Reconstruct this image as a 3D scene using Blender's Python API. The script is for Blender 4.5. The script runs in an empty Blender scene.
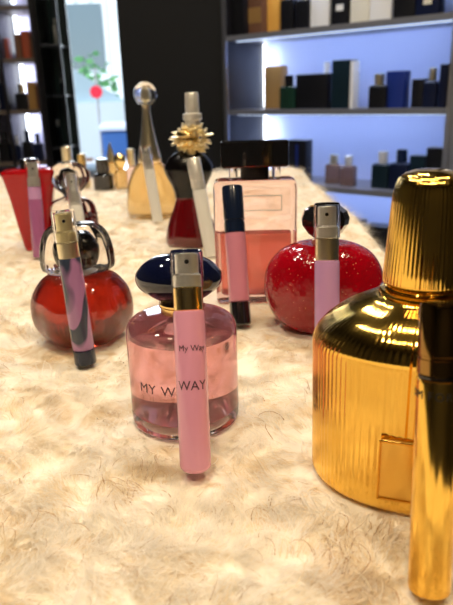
import bpy, math, random
from mathutils import Vector, Matrix, noise
random.seed(7)
PI = math.pi
scene = bpy.context.scene
COL = scene.collection
TZ = 0.80            # height of the fur covered table top
CM = 0.01

# ------------------------------------------------------------------ camera
FPX = 620.0
PITCH = math.atan(208 / FPX)
ROLL = 0.03
EYE = 0.182          # eye height above the table top
cp, sp, cr, sr = math.cos(PITCH), math.sin(PITCH), math.cos(ROLL), math.sin(ROLL)
cam_d = bpy.data.cameras.new('camera')
cam = bpy.data.objects.new('camera', cam_d)
COL.objects.link(cam)
cam_d.sensor_fit = 'VERTICAL'
cam_d.sensor_height = 36.0
cam_d.sensor_width = 36.0 * 453 / 605
cam_d.lens = 36.0 * FPX / 605
cam_d.clip_start = 0.01
cam_d.clip_end = 100
cam_d.dof.use_dof = True
cam_d.dof.focus_distance = 0.36
cam_d.dof.aperture_fstop = 14
_r, _u, _f = Vector((1, 0, 0)), Vector((0, sp, cp)), Vector((0, cp, -sp))
right = _r * cr - _u * sr
up = _u * cr + _r * sr
m = Matrix((right, up, -_f)).transposed().to_4x4()
m.translation = Vector((0, 0, TZ + EYE))
cam.matrix_world = m
scene.camera = cam

# ------------------------------------------------------------------ exposure, world, sun, lights
scene.view_settings.view_transform = 'Standard'
scene.view_settings.look = 'None'
scene.view_settings.gamma = 1
scene.view_settings.use_curve_mapping = False
scene.view_settings.exposure = 0.0

W = bpy.data.worlds.new('world')
scene.world = W
W.use_nodes = True
bg = W.node_tree.nodes['Background']
sky = W.node_tree.nodes.new('ShaderNodeTexSky')
sky.sky_type = 'NISHITA'
sky.sun_disc = False
sky.sun_elevation = math.radians(50)
sky.sun_rotation = math.radians(200)
W.node_tree.links.new(sky.outputs[0], bg.inputs[0])
bg.inputs[1].default_value = 0.36


def light(name, kind, loc, target, energy, color, size=0.3, size_y=None, parent=None, spread=None, angle=None):
    d = bpy.data.lights.new(name, kind)
    d.energy = energy
    d.color = color
    if kind == 'AREA':
        d.shape = 'RECTANGLE' if size_y else 'DISK'
        d.size = size
        if size_y:
            d.size_y = size_y
        if spread:
            d.spread = spread
    if kind == 'SUN':
        d.angle = angle or 0.01
    o = bpy.data.objects.new(name, d)
    COL.objects.link(o)
    o.location = loc
    o.rotation_euler = (Vector(target) - Vector(loc)).to_track_quat('-Z', 'Y').to_euler()
    return o


light('sun', 'SUN', (0, -5, 8), (0.6, 0, 0), 5.5, (1.0, 0.96, 0.9), angle=0.02)
CEIL = 2.75
# warm ceiling lamps over the display table
KEYS = [((-0.10, 0.15), 10.5, (1.0, 0.77, 0.45), 0.16), ((0.85, 0.55), 10.5, (1.0, 0.82, 0.56), 0.12),
        ((-0.95, 0.65), 9.0, (1.0, 0.90, 0.76), 0.12), ((0.15, 1.55), 12.0, (1.0, 0.95, 0.90), 0.12),
        ((-0.55, 1.9), 9.5, (1.0, 0.95, 0.90), 0.12), ((0.5, -0.7), 9.0, (1.0, 0.80, 0.52), 0.12),
        ((-0.6, -0.6), 9.0, (1.0, 0.80, 0.52), 0.12)]
for (x, y), e, c, s in KEYS:
    light('ceiling_lamp', 'AREA', (x, y, CEIL - 0.05), (x * 0.3, 0.3 + (y - 0.3) * 0.5, TZ), e, c, s)
light('daylight_from_shopfront', 'AREA', (-0.95, 4.15, 1.25), (-0.2, 0.6, TZ), 36.0, (0.80, 0.89, 1.0), 1.0, 1.9)

# ------------------------------------------------------------------ helpers


def ray(px, py):
    a = (px - 226.5) / FPX
    b = (302.5 - py) / FPX
    x = a * cr + b * sr
    u = -a * sr + b * cr
    return Vector((x, cp + u * sp, -sp + u * cp))


def on_table(px, py, z=0.0):
    r = ray(px, py)
    return Vector((0, 0, TZ + EYE)) + r * ((z - EYE) / r.z)


def at_y(px, py, y):
    r = ray(px, py)
    return Vector((0, 0, TZ + EYE)) + r * (y / r.y)


def new_mat(name):
    mt = bpy.data.materials.new(name)
    mt.use_nodes = True
    return mt, mt.node_tree, mt.node_tree.nodes['Principled BSDF']


def mat(name, color, rough=0.4, metal=0.0, trans=0.0, ior=1.45, emit=None, estr=0.0, coat=0.0, vary=0.0, vscale=8.0, bump=0.0, bscale=60.0):
    mt, nt, b = new_mat(name)
    b.inputs['Base Color'].default_value = (*color, 1)
    b.inputs['Roughness'].default_value = rough
    b.inputs['Metallic'].default_value = metal
    b.inputs['Transmission Weight'].default_value = trans
    b.inputs['IOR'].default_value = ior
    b.inputs['Coat Weight'].default_value = coat
    if emit:
        b.inputs['Emission Color'].default_value = (*emit, 1)
        b.inputs['Emission Strength'].default_value = estr
    if vary > 0 or bump > 0:
        tc = nt.nodes.new('ShaderNodeTexCoord')
        nz = nt.nodes.new('ShaderNodeTexNoise')
        nz.inputs['Scale'].default_value = vscale
        nz.inputs['Detail'].default_value = 4
        nt.links.new(tc.outputs['Object'], nz.inputs['Vector'])
        if vary > 0:
            mx = nt.nodes.new('ShaderNodeMix')
            mx.data_type = 'RGBA'
            mx.inputs['A'].default_value = (*[max(0, c * (1 - vary)) for c in color], 1)
            mx.inputs['B'].default_value = (*[min(1, c * (1 + vary)) for c in color], 1)
            nt.links.new(nz.outputs['Fac'], mx.inputs['Factor'])
            nt.links.new(mx.outputs['Result'], b.inputs['Base Color'])
        if bump > 0:
            n2 = nt.nodes.new('ShaderNodeTexNoise')
            n2.inputs['Scale'].default_value = bscale
            nt.links.new(tc.outputs['Object'], n2.inputs['Vector'])
            bp = nt.nodes.new('ShaderNodeBump')
            bp.inputs['Strength'].default_value = bump
            bp.inputs['Distance'].default_value = 0.002
            nt.links.new(n2.outputs['Fac'], bp.inputs['Height'])
            nt.links.new(bp.outputs['Normal'], b.inputs['Normal'])
    return mt


M = {}
M['gold_mirror'] = mat('gold mirror', (0.92, 0.57, 0.11), 0.11, 1.0)
M['gold'] = mat('polished gold', (0.93, 0.68, 0.28), 0.2, 1.0)
M['plate_gold'] = mat('plate gold', (0.90, 0.55, 0.12), 0.28, 1.0)
M['pale_gold'] = mat('pale gold', (1.0, 0.88, 0.60), 0.28, 1.0)
M['deep_gold'] = mat('deep gold lacquer', (0.85, 0.42, 0.06), 0.25, 1.0)
M['silver'] = mat('silver', (0.96, 0.94, 0.90), 0.30, 0.6)
M['champagne'] = mat('champagne gold', (0.95, 0.84, 0.48), 0.3, 0.6)
M['bronze'] = mat('dark bronze mirror', (0.30, 0.17, 0.05), 0.10, 1.0)
M['clear_plastic'] = mat('clear plastic', (1, 1, 1), 0.05, 0, 1.0, 1.12)
M['satin_silver'] = mat('satin silver', (0.86, 0.86, 0.84), 0.35, 0.7)
M['glass'] = mat('clear glass', (1, 1, 1), 0.02, 0, 1.0, 1.45)
M['smoke_glass'] = mat('clear cut glass', (0.93, 0.88, 0.84), 0.04, 0, 1.0, 1.5)
M['pane'] = mat('window glass', (0.96, 0.99, 1), 0.0, 0, 1.0, 1.02)
M['rose_glass'] = mat('rose glass', (1.0, 0.80, 0.78), 0.03, 0, 0.97, 1.45)
M['pink_juice'] = mat('pink juice', (0.98, 0.50, 0.56), 0.03, 0, 0.8, 1.2)
M['rosy_juice'] = mat('rosy juice', (0.98, 0.32, 0.27), 0.08, 0, 0.65, 1.2)
M['amber_juice'] = mat('red amber juice', (0.55, 0.03, 0.012), 0.06, 0, 0.7, 1.3, coat=0.6)
M['gold_juice'] = mat('golden juice', (1.0, 0.72, 0.32), 0.08, 0, 0.75, 1.3, coat=1.0)
M['dark_red_glass'] = mat('dark red glass', (0.16, 0.003, 0.006), 0.08, 0, 0.3, 1.45, coat=1.0)
M['red_glass'] = mat('bright red glass', (0.50, 0.004, 0.010), 0.15, 0, 0.12, 1.45, coat=0.15)
M['black_gloss'] = mat('glossy black', (0.008, 0.008, 0.010), 0.08, coat=1.0)
M['black_satin'] = mat('black satin', (0.007, 0.007, 0.009), 0.35, vary=0.3)
M['bust_black'] = mat('black bust lacquer', (0.002, 0.0015, 0.002), 0.25)
M['navy_gloss'] = mat('deep navy stone', (0.004, 0.006, 0.028), 0.06, coat=1.0)
M['navy'] = mat('dark navy plastic', (0.007, 0.014, 0.040), 0.22, coat=0.4)
M['pink'] = mat('pink lacquer', (0.82, 0.36, 0.54), 0.22, coat=0.6)
M['pink_dim'] = mat('rose pink lacquer', (0.66, 0.25, 0.36), 0.25, coat=0.5)
M['lilac'] = mat('lilac lacquer', (0.58, 0.32, 0.62), 0.25, coat=0.5)
M['mauve'] = mat('mauve lacquer', (0.38, 0.12, 0.30), 0.25, coat=0.5)
M['white_gloss'] = mat('pearl white lacquer', (0.78, 0.78, 0.76), 0.25, coat=0.5)
M['ink'] = mat('dark print', (0.10, 0.045, 0.06), 0.4)
M['black_ink'] = mat('black print', (0.01, 0.01, 0.01), 0.4)
M['white_print'] = mat('white print', (0.75, 0.75, 0.75), 0.5)
M['dark_wood'] = mat('dark board', (0.014, 0.013, 0.016), 0.4, vary=0.3)
M['steel'] = mat('brushed steel', (0.52, 0.52, 0.55), 0.3, 0.9)
M['shelf_edge'] = mat('grey shelf board', (0.22, 0.23, 0.27), 0.35, 0.2, vary=0.15)
M['back_panel'] = mat('pale blue shelf back', (0.46, 0.54, 0.84), 0.5)
M['lav_panel'] = mat('lavender shelf back', (0.50, 0.51, 0.70), 0.5)
M['led'] = mat('light strip', (1, 1, 1), 0.5, emit=(0.86, 0.92, 1.0), estr=5.0)
M['led_dim'] = mat('blue light strip', (1, 1, 1), 0.5, emit=(0.6, 0.75, 1.0), estr=1.2)
M['lamp'] = mat('lamp face', (1, 1, 1), 0.5, emit=(1.0, 0.86, 0.62), estr=14.0)
M['black_wall'] = mat('black wall paint', (0.0025, 0.0025, 0.003), 0.75, vary=0.4, vscale=3)
M['wall'] = mat('dark grey wall', (0.045, 0.043, 0.045), 0.7, vary=0.15, vscale=2)
M['ceiling'] = mat('dark ceiling', (0.03, 0.028, 0.027), 0.7, vary=0.15)
M['floor'] = mat('brown stone floor', (0.09, 0.075, 0.06), 0.4, vary=0.3, vscale=4)
M['table'] = mat('white table lacquer', (0.6, 0.58, 0.55), 0.4, vary=0.05)


def leather_swirl(name):
    mt, nt, b = new_mat(name)
    tc = nt.nodes.new('ShaderNodeTexCoord')
    wv = nt.nodes.new('ShaderNodeTexNoise')
    wv.inputs['Scale'].default_value = 42
    wv.inputs['Detail'].default_value = 1
    wv.inputs['Distortion'].default_value = 1.2
    mp = nt.nodes.new('ShaderNodeMapping')
    mp.inputs['Scale'].default_value = (1, 1, 0.45)
    mp.inputs['Location'].default_value = (0.013, 0, 0.02)
    rp = nt.nodes.new('ShaderNodeValToRGB')
    rp.color_ramp.elements[0].position = 0.50
    rp.color_ramp.elements[0].color = (0.42, 0.20, 0.42, 1)
    rp.color_ramp.elements[1].position = 0.54
    rp.color_ramp.elements[1].color = (0.035, 0.05, 0.09, 1)
    nt.links.new(tc.outputs['Object'], mp.inputs['Vector'])
    nt.links.new(mp.outputs['Vector'], wv.inputs['Vector'])
    nt.links.new(wv.outputs['Fac'], rp.inputs['Fac'])
    nt.links.new(rp.outputs['Color'], b.inputs['Base Color'])
    b.inputs['Roughness'].default_value = 0.25
    b.inputs['Coat Weight'].default_value = 0.5
    return mt


M['swirl'] = leather_swirl('lilac and slate swirl')


def speckle(name, base, dots, scale, thr):
    mt, nt, b = new_mat(name)
    tc = nt.nodes.new('ShaderNodeTexCoord')
    vo = nt.nodes.new('ShaderNodeTexVoronoi')
    vo.inputs['Scale'].default_value = scale
    rp = nt.nodes.new('ShaderNodeValToRGB')
    rp.color_ramp.interpolation = 'CONSTANT'
    rp.color_ramp.elements[0].color = (*dots, 1)
    rp.color_ramp.elements[1].position = thr
    rp.color_ramp.elements[1].color = (*base, 1)
    nt.links.new(tc.outputs['Object'], vo.inputs['Vector'])
    nt.links.new(vo.outputs['Distance'], rp.inputs['Fac'])
    nt.links.new(rp.outputs['Color'], b.inputs['Base Color'])
    bp = nt.nodes.new('ShaderNodeBump')
    bp.inputs['Strength'].default_value = 0.4
    bp.inputs['Distance'].default_value = 0.001
    nt.links.new(vo.outputs['Distance'], bp.inputs['Height'])
    nt.links.new(bp.outputs['Normal'], b.inputs['Normal'])
    b.inputs['Roughness'].default_value = 0.12
    b.inputs['Coat Weight'].default_value = 0.3
    return mt


M['red_speckle'] = speckle('speckled red glass', (0.34, 0.001, 0.008), (0.9, 0.25, 0.15), 300, 0.11)


def set_props(o, label=None, cat=None, group=None, kind=None):
    if label:
        o['label'] = label
    if cat:
        o['category'] = cat
    if group:
        o['group'] = group
    if kind:
        o['kind'] = kind
    return o


def thing(name, label, cat, loc=(0, 0, 0), rotz=0.0, group=None):
    o = bpy.data.objects.new(name, None)
    o.empty_display_size = 0.02
    COL.objects.link(o)
    o.location = loc
    o.rotation_euler = (0, 0, rotz)
    return set_props(o, label, cat, group)


def mesh_obj(name, verts, faces, mt, parent=None, smooth=True, angle=35):
    me = bpy.data.meshes.new(name)
    me.from_pydata([tuple(v) for v in verts], [], faces)
    me.update()
    if smooth:
        me.shade_smooth()
        me.set_sharp_from_angle(angle=math.radians(angle))
    if mt:
        me.materials.append(mt)
    o = bpy.data.objects.new(name, me)
    COL.objects.link(o)
    if parent:
        o.parent = parent
    return o


def circle(r, n=48, sx=1.0, sy=1.0, flutes=0, amp=0.0, power=2.0, cx=0.0, cy=0.0):
    pts = []
    for i in range(n):
        t = 2 * PI * i / n
        c, s = math.cos(t), math.sin(t)
        k = 1.0
        if flutes:
            k = 1 - amp * (0.5 - 0.5 * math.cos(flutes * t))
        e = 2.0 / power
        x = math.copysign(abs(c) ** e, c) * r * sx * k + cx
        y = math.copysign(abs(s) ** e, s) * r * sy * k + cy
        pts.append((x, y))
    return pts


def rrect(w, d, r, n=5):
    pts = []
    for (cx, cy, a0) in ((w / 2 - r, d / 2 - r, 0), (-w / 2 + r, d / 2 - r, PI / 2), (-w / 2 + r, -d / 2 + r, PI), (w / 2 - r, -d / 2 + r, 3 * PI / 2)):
        for i in range(n + 1):
            a = a0 + PI / 2 * i / n
            pts.append((cx + r * math.cos(a), cy + r * math.sin(a)))
    return pts


def loft(sections):
    """sections: [(z, pts)]; closed at both ends"""
    vs, fs = [], []
    n = len(sections[0][1])
    for z, pts in sections:
        vs += [(x, y, z) for x, y in pts]
    for k in range(len(sections) - 1):
        for i in range(n):
            j = (i + 1) % n
            fs.append((k * n + i, k * n + j, (k + 1) * n + j, (k + 1) * n + i))
    fs.append(tuple(range(n - 1, -1, -1)))
    fs.append(tuple((len(sections) - 1) * n + i for i in range(n)))
    return vs, fs


def lathe(profile, n=48, **kw):
    return loft([(z, circle(r, n, **kw)) for r, z in profile])


def smooth_prof(pts, steps=6):
    """Catmull-Rom through (r,z) control points"""
    out = []
    P = [pts[0]] + list(pts) + [pts[-1]]
    for i in range(1, len(P) - 2):
        p0, p1, p2, p3 = P[i - 1], P[i], P[i + 1], P[i + 2]
        for s in range(steps):
            t = s / steps
            v = [0.5 * ((2 * p1[k]) + (-p0[k] + p2[k]) * t + (2 * p0[k] - 5 * p1[k] + 4 * p2[k] - p3[k]) * t * t + (-p0[k] + 3 * p1[k] - 3 * p2[k] + p3[k]) * t ** 3) for k in (0, 1)]
            out.append((max(v[0], 1e-5), v[1]))
    out.append(pts[-1])
    return out


def scale_prof(p, k=CM):
    return [(r * k, z * k) for r, z in p]


def add_box(V, F, c, s, bev=0.0):
    """append a box, centre c, size s (bevelled on vertical edges when bev)"""
    cx, cy, cz = c
    w, d, h = s
    b = len(V)
    if bev > 0:
        b2 = min(bev, h / 3)
        vs, fs = loft([(-h / 2, rrect(w - 2 * b2, d - 2 * b2, bev * 0.5, 2)), (-h / 2 + b2, rrect(w, d, bev, 2)), (h / 2 - b2, rrect(w, d, bev, 2)), (h / 2, rrect(w - 2 * b2, d - 2 * b2, bev * 0.5, 2))])
    else:
        vs, fs = loft([(-h / 2, [(w / 2, d / 2), (-w / 2, d / 2), (-w / 2, -d / 2), (w / 2, -d / 2)]), (h / 2, [(w / 2, d / 2), (-w / 2, d / 2), (-w / 2, -d / 2), (w / 2, -d / 2)])])
    V += [(x + cx, y + cy, z + cz) for x, y, z in vs]
    F += [tuple(b + i for i in f) for f in fs]


def box_obj(name, c, s, mt, parent=None, bev=0.0):
    V, F = [], []
    add_box(V, F, c, s, bev)
    return mesh_obj(name, V, F, mt, parent, smooth=bev > 0)


def loft_obj(name, vf, mt, parent=None, angle=35):
    return mesh_obj(name, vf[0], vf[1], mt, parent, angle=angle)


def structure(o):
    o['kind'] = 'structure'
    return o


def tube_path(pts, r, n=10):
    """round tube along points"""
    V, F = [], []
    P = [Vector(p) for p in pts]
    for i, p in enumerate(P):
        d = (P[min(i + 1, len(P) - 1)] - P[max(i - 1, 0)]).normalized()
        q = d.to_track_quat('Z', 'Y')
        rr = r[i] if isinstance(r, (list, tuple)) else r
        for k in range(n):
            a = 2 * PI * k / n
            V.append(p + q @ Vector((rr * math.cos(a), rr * math.sin(a), 0)))
    for i in range(len(P) - 1):
        for k in range(n):
            j = (k + 1) % n
            F.append((i * n + k, i * n + j, (i + 1) * n + j, (i + 1) * n + k))
    F.append(tuple(range(n - 1, -1, -1)))
    F.append(tuple((len(P) - 1) * n + k for k in range(n)))
    return V, F


def lettering(text, size, mt, parent, fn, name='lettering', spacing=1.0):
    cu = bpy.data.curves.new('txt', 'FONT')
    cu.body = text
    cu.size = size
    cu.align_x = 'CENTER'
    cu.align_y = 'CENTER'
    cu.space_character = spacing
    cu.extrude = 0.00006
    cu.resolution_u = 3
    to = bpy.data.objects.new('txt', cu)
    COL.objects.link(to)
    bpy.context.view_layer.update()
    me = bpy.data.meshes.new_from_object(to.evaluated_get(bpy.context.evaluated_depsgraph_get()))
    bpy.data.objects.remove(to)
    for v in me.vertices:
        v.co = fn(v.co.x, v.co.y, v.co.z)
    me.materials.clear()
    me.materials.append(mt)
    o = bpy.data.objects.new(name, me)
    COL.objects.link(o)
    o.parent = parent
    return o


def wrap(r, z0, a0=0.0, turn=False):
    def fn(x, y, z):
        if turn:
            x, y = -y, x
        a = a0 + x / r
        rr = r + z + 0.0001
        return Vector((rr * math.sin(a), -rr * math.cos(a), z0 + y))
    return fn


# ------------------------------------------------------------------ the room
structure(box_obj('floor', (0, 3, -0.05), (7, 12, 0.1), M['floor']))
structure(box_obj('ceiling', (0, 1.2, CEIL + 0.05), (5.0, 6.4, 0.1), M['ceiling']))
structure(box_obj('wall_left', (-2.45, 1.2, CEIL / 2), (0.1, 6.4, CEIL), M['wall']))
structure(box_obj('wall_right', (2.45, 1.2, CEIL / 2), (0.1, 6.4, CEIL), M['wall']))
structure(box_obj('wall_front', (0, -2.0, CEIL / 2), (4.8, 0.1, CEIL), M['wall']))
# back wall with the shopfront opening
WY = 4.3
WX0, WX1, WZ1 = -1.14, -0.30, 2.45
V, F = [], []
add_box(V, F, ((-2.4 + WX0) / 2, WY, CEIL / 2), (WX0 + 2.4, 0.1, CEIL))
add_box(V, F, ((2.4 + WX1) / 2, WY, CEIL / 2), (2.4 - WX1, 0.1, CEIL))
add_box(V, F, ((WX0 + WX1) / 2, WY, (WZ1 + CEIL) / 2), (WX1 - WX0, 0.1, CEIL - WZ1))
structure(mesh_obj('wall_back', V, F, M['black_wall'], smooth=False))
wnd = structure(thing('window_1', None, None, ((WX0 + WX1) / 2, WY, 0)))
V, F = [], []
ww = WX1 - WX0
for sx in (-1, 1):
    add_box(V, F, (sx * (ww / 2 - 0.02), 0, WZ1 / 2), (0.04, 0.06, WZ1))
add_box(V, F, (0, 0, 0.05), (ww - 0.08, 0.06, 0.10))
add_box(V, F, (0, 0, WZ1 - 0.03), (ww - 0.08, 0.06, 0.06))
mesh_obj('window_frame', V, F, M['black_satin'], wnd, smooth=False)
box_obj('pane', (0, 0, WZ1 / 2), (ww - 0.08, 0.006, WZ1 - 0.1), M['pane'], wnd)

# black pillar in the middle of the picture
PX0 = at_y(124, 100, 2.86).x
A = at_y(227, 110, 2.83)
B = at_y(450, 109, 2.18)
V, F = [], []
add_box(V, F, ((PX0 + A.x - 0.012) / 2, 3.00, CEIL / 2), (A.x - 0.012 - PX0, 0.30, CEIL))
structure(mesh_obj('wall_pillar', V, F, M['black_wall'], smooth=False))

# ------------------------------------------------------------------ the table and its fur throw
TX0, TX1, TY0, TY1 = -1.0, 0.200, -0.18, 1.56
tb = thing('display_table', 'white display table underneath the cream fur throw', 'table', ((TX0 + TX1) / 2, (TY0 + TY1) / 2, 0))
box_obj('table_top', (0, 0, TZ - 0.045), (TX1 - TX0, TY1 - TY0, 0.05), M['table'], tb, 0.004)
box_obj('table_base', (0, 0, (TZ - 0.07) / 2), (TX1 - TX0 - 0.12, TY1 - TY0 - 0.12, TZ - 0.07), M['table'], tb, 0.004)

FOOT = []     # (x, y, radius) where something stands: the fur lies flat there


def hills(x, y):
    p = Vector((x * 9, y * 9, 0.3))
    n2 = noise.noise(p * 2.6 + Vector((5, 1, 2)))
    h = 0.013 * noise.noise(p) + 0.013 * (0.35 - abs(n2)) + 0.0030 * noise.noise(p * 7.0) - 0.001
    k = 1.0
    for fx, fy, fr in FOOT:
        d = math.hypot(x - fx, y - fy)
        e = d - fr - 0.004
        if e < 0.045:
            k = min(k, max(0.0, e / 0.045))
    k = k * k * (3 - 2 * k)
    # only swell upwards a little near what stands on it
    return h * k - 0.001 * (1 - k)


# ------------------------------------------------------------------ perfume bottles and atomizers

def lean_frame(root, base, top, spin=0.0):
    d = (top - base)
    q = d.normalized().to_track_quat('Z', 'Y')
    # keep local -Y towards the viewer
    y = q @ Vector((0, -1, 0))
    root.rotation_mode = 'QUATERNION'
    z = d.normalized()
    front = Vector((-base.x, -base.y, 0))
    front = (front - z * front.dot(z)).normalized()
    yv = -front
    xv = yv.cross(z).normalized()
    R = Matrix((xv, yv, z)).transposed()
    root.rotation_quaternion = R.to_quaternion() @ Matrix.Rotation(spin, 3, 'Z').to_quaternion()
    return d.length


def atomizer(label, bpx, tpx, top_y, r, tube, cap_style, cap_frac, band=None, band_frac=0.0, foot=None, foot_frac=0.0, round_foot=False, base_lift=0.0, spin=0.0, head='silver'):
    base = on_table(*bpx, z=base_lift)
    top = at_y(*tpx, top_y)
    root = thing('atomizer', label, 'perfume atomizer', base)
    L = lean_frame(root, base, top, spin)
    FOOT.append((base.x, base.y, r + 0.001))
    zc = L * (1 - cap_frac)
    zb = zc - L * band_frac
    zf = L * foot_frac
    # tube
    z0 = zf if foot else 0.0
    if round_foot:
        prof = [(r * math.sin(a), z0 + r * 0.55 * (1 - math.cos(a))) for a in [PI / 2 * i / 8 for i in range(9)]]
        prof[0] = (1e-5, z0)
    else:
        prof = [(r * 0.86, z0), (r * 0.97, z0 + r * 0.10), (r, z0 + r * 0.25)]
    prof += [(r, zb - r * 0.2), (r * 0.97, zb - r * 0.05), (r * 0.9, zb)]
    t = loft_obj('tube', lathe(prof, 40), tube, root)
    if foot:
        loft_obj('foot', lathe([(r * 0.84, 0), (r * 0.98, r * 0.12), (r * 1.0, r * 0.3), (r * 1.0, z0 - 0.0003), (r * 0.92, z0)], 40), foot, root)
    if band:
        loft_obj('collar', lathe([(r * 0.9, zb), (r * 0.94, zb + 0.0004), (r * 0.94, zc - 0.0006), (r * 0.88, zc)], 40), band, root)
    if cap_style == 'spray':
        # polished pump head inside a clear cap
        h = L - zc
        ph = loft_obj('pump_head', lathe([(r * 0.88, zc), (r * 0.88, zc + h * 0.30), (r * 0.80, zc + h * 0.34), (r * 0.74, zc + h * 0.36), (r * 0.74, zc + h * 0.86), (r * 0.66, zc + h * 0.90), (r * 0.30, zc + h * 0.90)], 40), M[head], root)
        V, F = tube_path([(0, -r * 0.70, zc + h * 0.66), (0, -r * 0.82, zc + h * 0.66)], r * 0.14, 10)
        mesh_obj('nozzle', V, F, M['black_satin'], ph)
        ri, ro = r * 0.92, r * 1.04
        loft_obj('clear_cap', lathe([(ri, zc + 0.0003), (ro, zc + 0.0003), (ro, L - 0.0012), (ro * 0.93, L), (1e-5, L), (1e-5, L - 0.0012), (ri, L - 0.0016), (ri, zc + 0.0003)], 40), M['clear_plastic'], root)
    else:
        cmat = cap_style
        h = L - zc
        loft_obj('cap', lathe([(r * 0.9, zc), (r * 1.0, zc + 0.0004), (r * 1.0, zc + h * 0.22), (r * 0.95, zc + h * 0.23), (r * 0.95, zc + h * 0.27), (r * 1.0, zc + h * 0.28), (r * 1.0, L - 0.0015), (r * 0.92, L - 0.0002), (r * 0.8, L)], 40), cmat, root)
    return root, L, r


# --- 1 the big fluted gold bottle on the right
gx, gy = 0.0905, 0.2715
gb = thing('perfume_bottle', 'large fluted gold bottle with ribbed domed cap and square plate', 'perfume bottle', (gx, gy, TZ - 0.002), math.radians(-18))
FOOT.append((gx - 0.008, gy, 0.040)); FOOT.append((gx + 0.012, gy - 0.002, 0.040)); FOOT.append((gx - 0.018, gy + 0.004, 0.030))
body_prof = [(0.90, 0.0), (0.965, 0.12), (0.985, 0.35)] + [(0.985 + 0.015 * i / 5, 0.6 + 6.3 * i / 5) for i in range(6)]
body_prof += [(1.0, 7.1), (0.99, 7.3), (0.965, 7.55), (0.91, 7.9), (0.82, 8.3), (0.71, 8.68), (0.59, 9.0), (0.48, 9.25), (0.40, 9.42), (0.385, 9.5)]
secs = []
for k, z in body_prof:
    neck = max(0.0, (z - 7.0) / 2.5)
    rx = 5.0 * k * (1 - neck) + neck * 5.0 * k
    ry = 4.0 * k * (1 - neck) + neck * 4.9 * k
    secs.append((z * CM, circle(CM, 520, sx=rx, sy=ry, flutes=104, amp=0.0065, power=2.15)))
loft_obj('body', loft(secs), M['gold_mirror'], gb, angle=60)
for (ra, za, zb_) in ((1.95, 9.45, 9.72), (1.72, 9.72, 9.95)):
    loft_obj('neck_ring', lathe(scale_prof([(ra - 0.12, za), (ra, za + 0.06), (ra + 0.03, (za + zb_) / 2), (ra, zb_ - 0.06), (ra - 0.12, zb_)]), 64), M['gold_mirror'], gb)
cap_p = [(1.70, 9.95), (1.82, 10.02), (1.84, 10.2)] + [(1.84 - 0.22 * i / 6, 10.2 + 3.5 * i / 6) for i in range(1, 7)] + [(1.59, 14.05), (1.50, 14.4), (1.38, 14.7), (1.1, 14.93), (0.7, 15.07), (0.25, 15.12)]
cap_secs = []
for r_, z_ in cap_p:
    cap_secs.append((z_ * CM, circle(r_ * CM, 384, flutes=60, amp=0.010)))
loft_obj('cap', loft(cap_secs), M['gold_mirror'], gb, angle=60)
pl = box_obj('name_plate', (-0.0030, -0.0402, 0.0245), (0.0205, 0.0022, 0.0295), M['plate_gold'], gb, 0.0006)
V, F = [], []
for sx in (-1, 1):
    add_box(V, F, (-0.0030 + sx * 0.0102, -0.0415, 0.0245), (0.0008, 0.0010, 0.0295))
for sz in (-1, 1):
    add_box(V, F, (-0.0030, -0.0415, 0.0245 + sz * 0.0144), (0.0205, 0.0010, 0.0008))
mesh_obj('plate_border', V, F, M['deep_gold'], pl, smooth=False)

# --- 2 gold atomizer at the right edge of the picture
rt, L, r = atomizer('shiny gold atomizer closest to the camera, beside the fluted bottle', (429, 590), (442, 303), 0.212, 0.0080, M['gold_mirror'], M['bronze'], 0.235, M['black_gloss'], 0.014)
lettering('TOM FORD', 0.0044, M['black_ink'], rt, wrap(r, L * 0.70, math.radians(-22)), spacing=1.15)

# --- 3 the round pink bottle in the middle
mx, my = -0.0265, 0.3355
mb = thing('perfume_bottle', 'round clear bottle of pink perfume with dark navy cap', 'perfume bottle', (mx, my, TZ - 0.002), math.radians(-4))
FOOT.append((mx, my, 0.033))
outer = smooth_prof([(2.7, 0.0), (3.08, 0.12), (3.2, 0.45), (3.2, 1.5), (3.2, 3.0), (3.2, 4.8), (3.2, 5.5), (3.12, 5.95), (2.85, 6.3), (2.2, 6.55), (1.4, 6.65), (0.95, 6.7)], 4)
loft_obj('glass_body', lathe(scale_prof(outer), 72), M['glass'], mb)
inner = smooth_prof([(2.2, 0.75), (2.75, 0.82), (2.9, 1.1), (2.9, 3.0), (2.9, 5.2), (2.86, 5.5)], 4)
loft_obj('perfume', lathe(scale_prof(inner), 64), M['pink_juice'], mb)
loft_obj('neck_collar', lathe(scale_prof([(1.0, 6.7), (1.12, 6.74), (1.12, 7.1), (1.02, 7.15), (0.98, 7.3)]), 48), M['gold'], mb)
capp = smooth_prof([(0.95, 7.3), (1.3, 7.5), (1.85, 7.85), (2.3, 8.25), (2.45, 8.65), (2.38, 9.05), (1.95, 9.55), (1.3, 9.9), (0.6, 10.05), (0.1, 10.08)], 4)
cp_ = loft_obj('cap', lathe(scale_prof(capp), 64, sy=0.72), M['navy_gloss'], mb)
loft_obj('cap_ring', lathe(scale_prof([(1.02, 7.15), (1.2, 7.2), (1.2, 7.3), (1.02, 7.36)]), 48), M['gold'], cp_)
lettering('MY WAY', 0.0080, M['ink'], mb, wrap(0.0322, 0.0315, math.radians(-11)), spacing=1.1)
rt, L, r = atomizer('pink atomizer with gold collar leaning on the round pink bottle', (196, 473), (186, 250), 0.305, 0.0080, M['pink'], 'spray', 0.165, M['gold'], 0.105, round_foot=True, base_lift=0.001)
lettering('My Way', 0.0042, M['ink'], rt, wrap(r, L * 0.565, math.radians(6)))
lettering('WAY', 0.0066, M['ink'], rt, wrap(r, L * 0.40, math.radians(0)))

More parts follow.
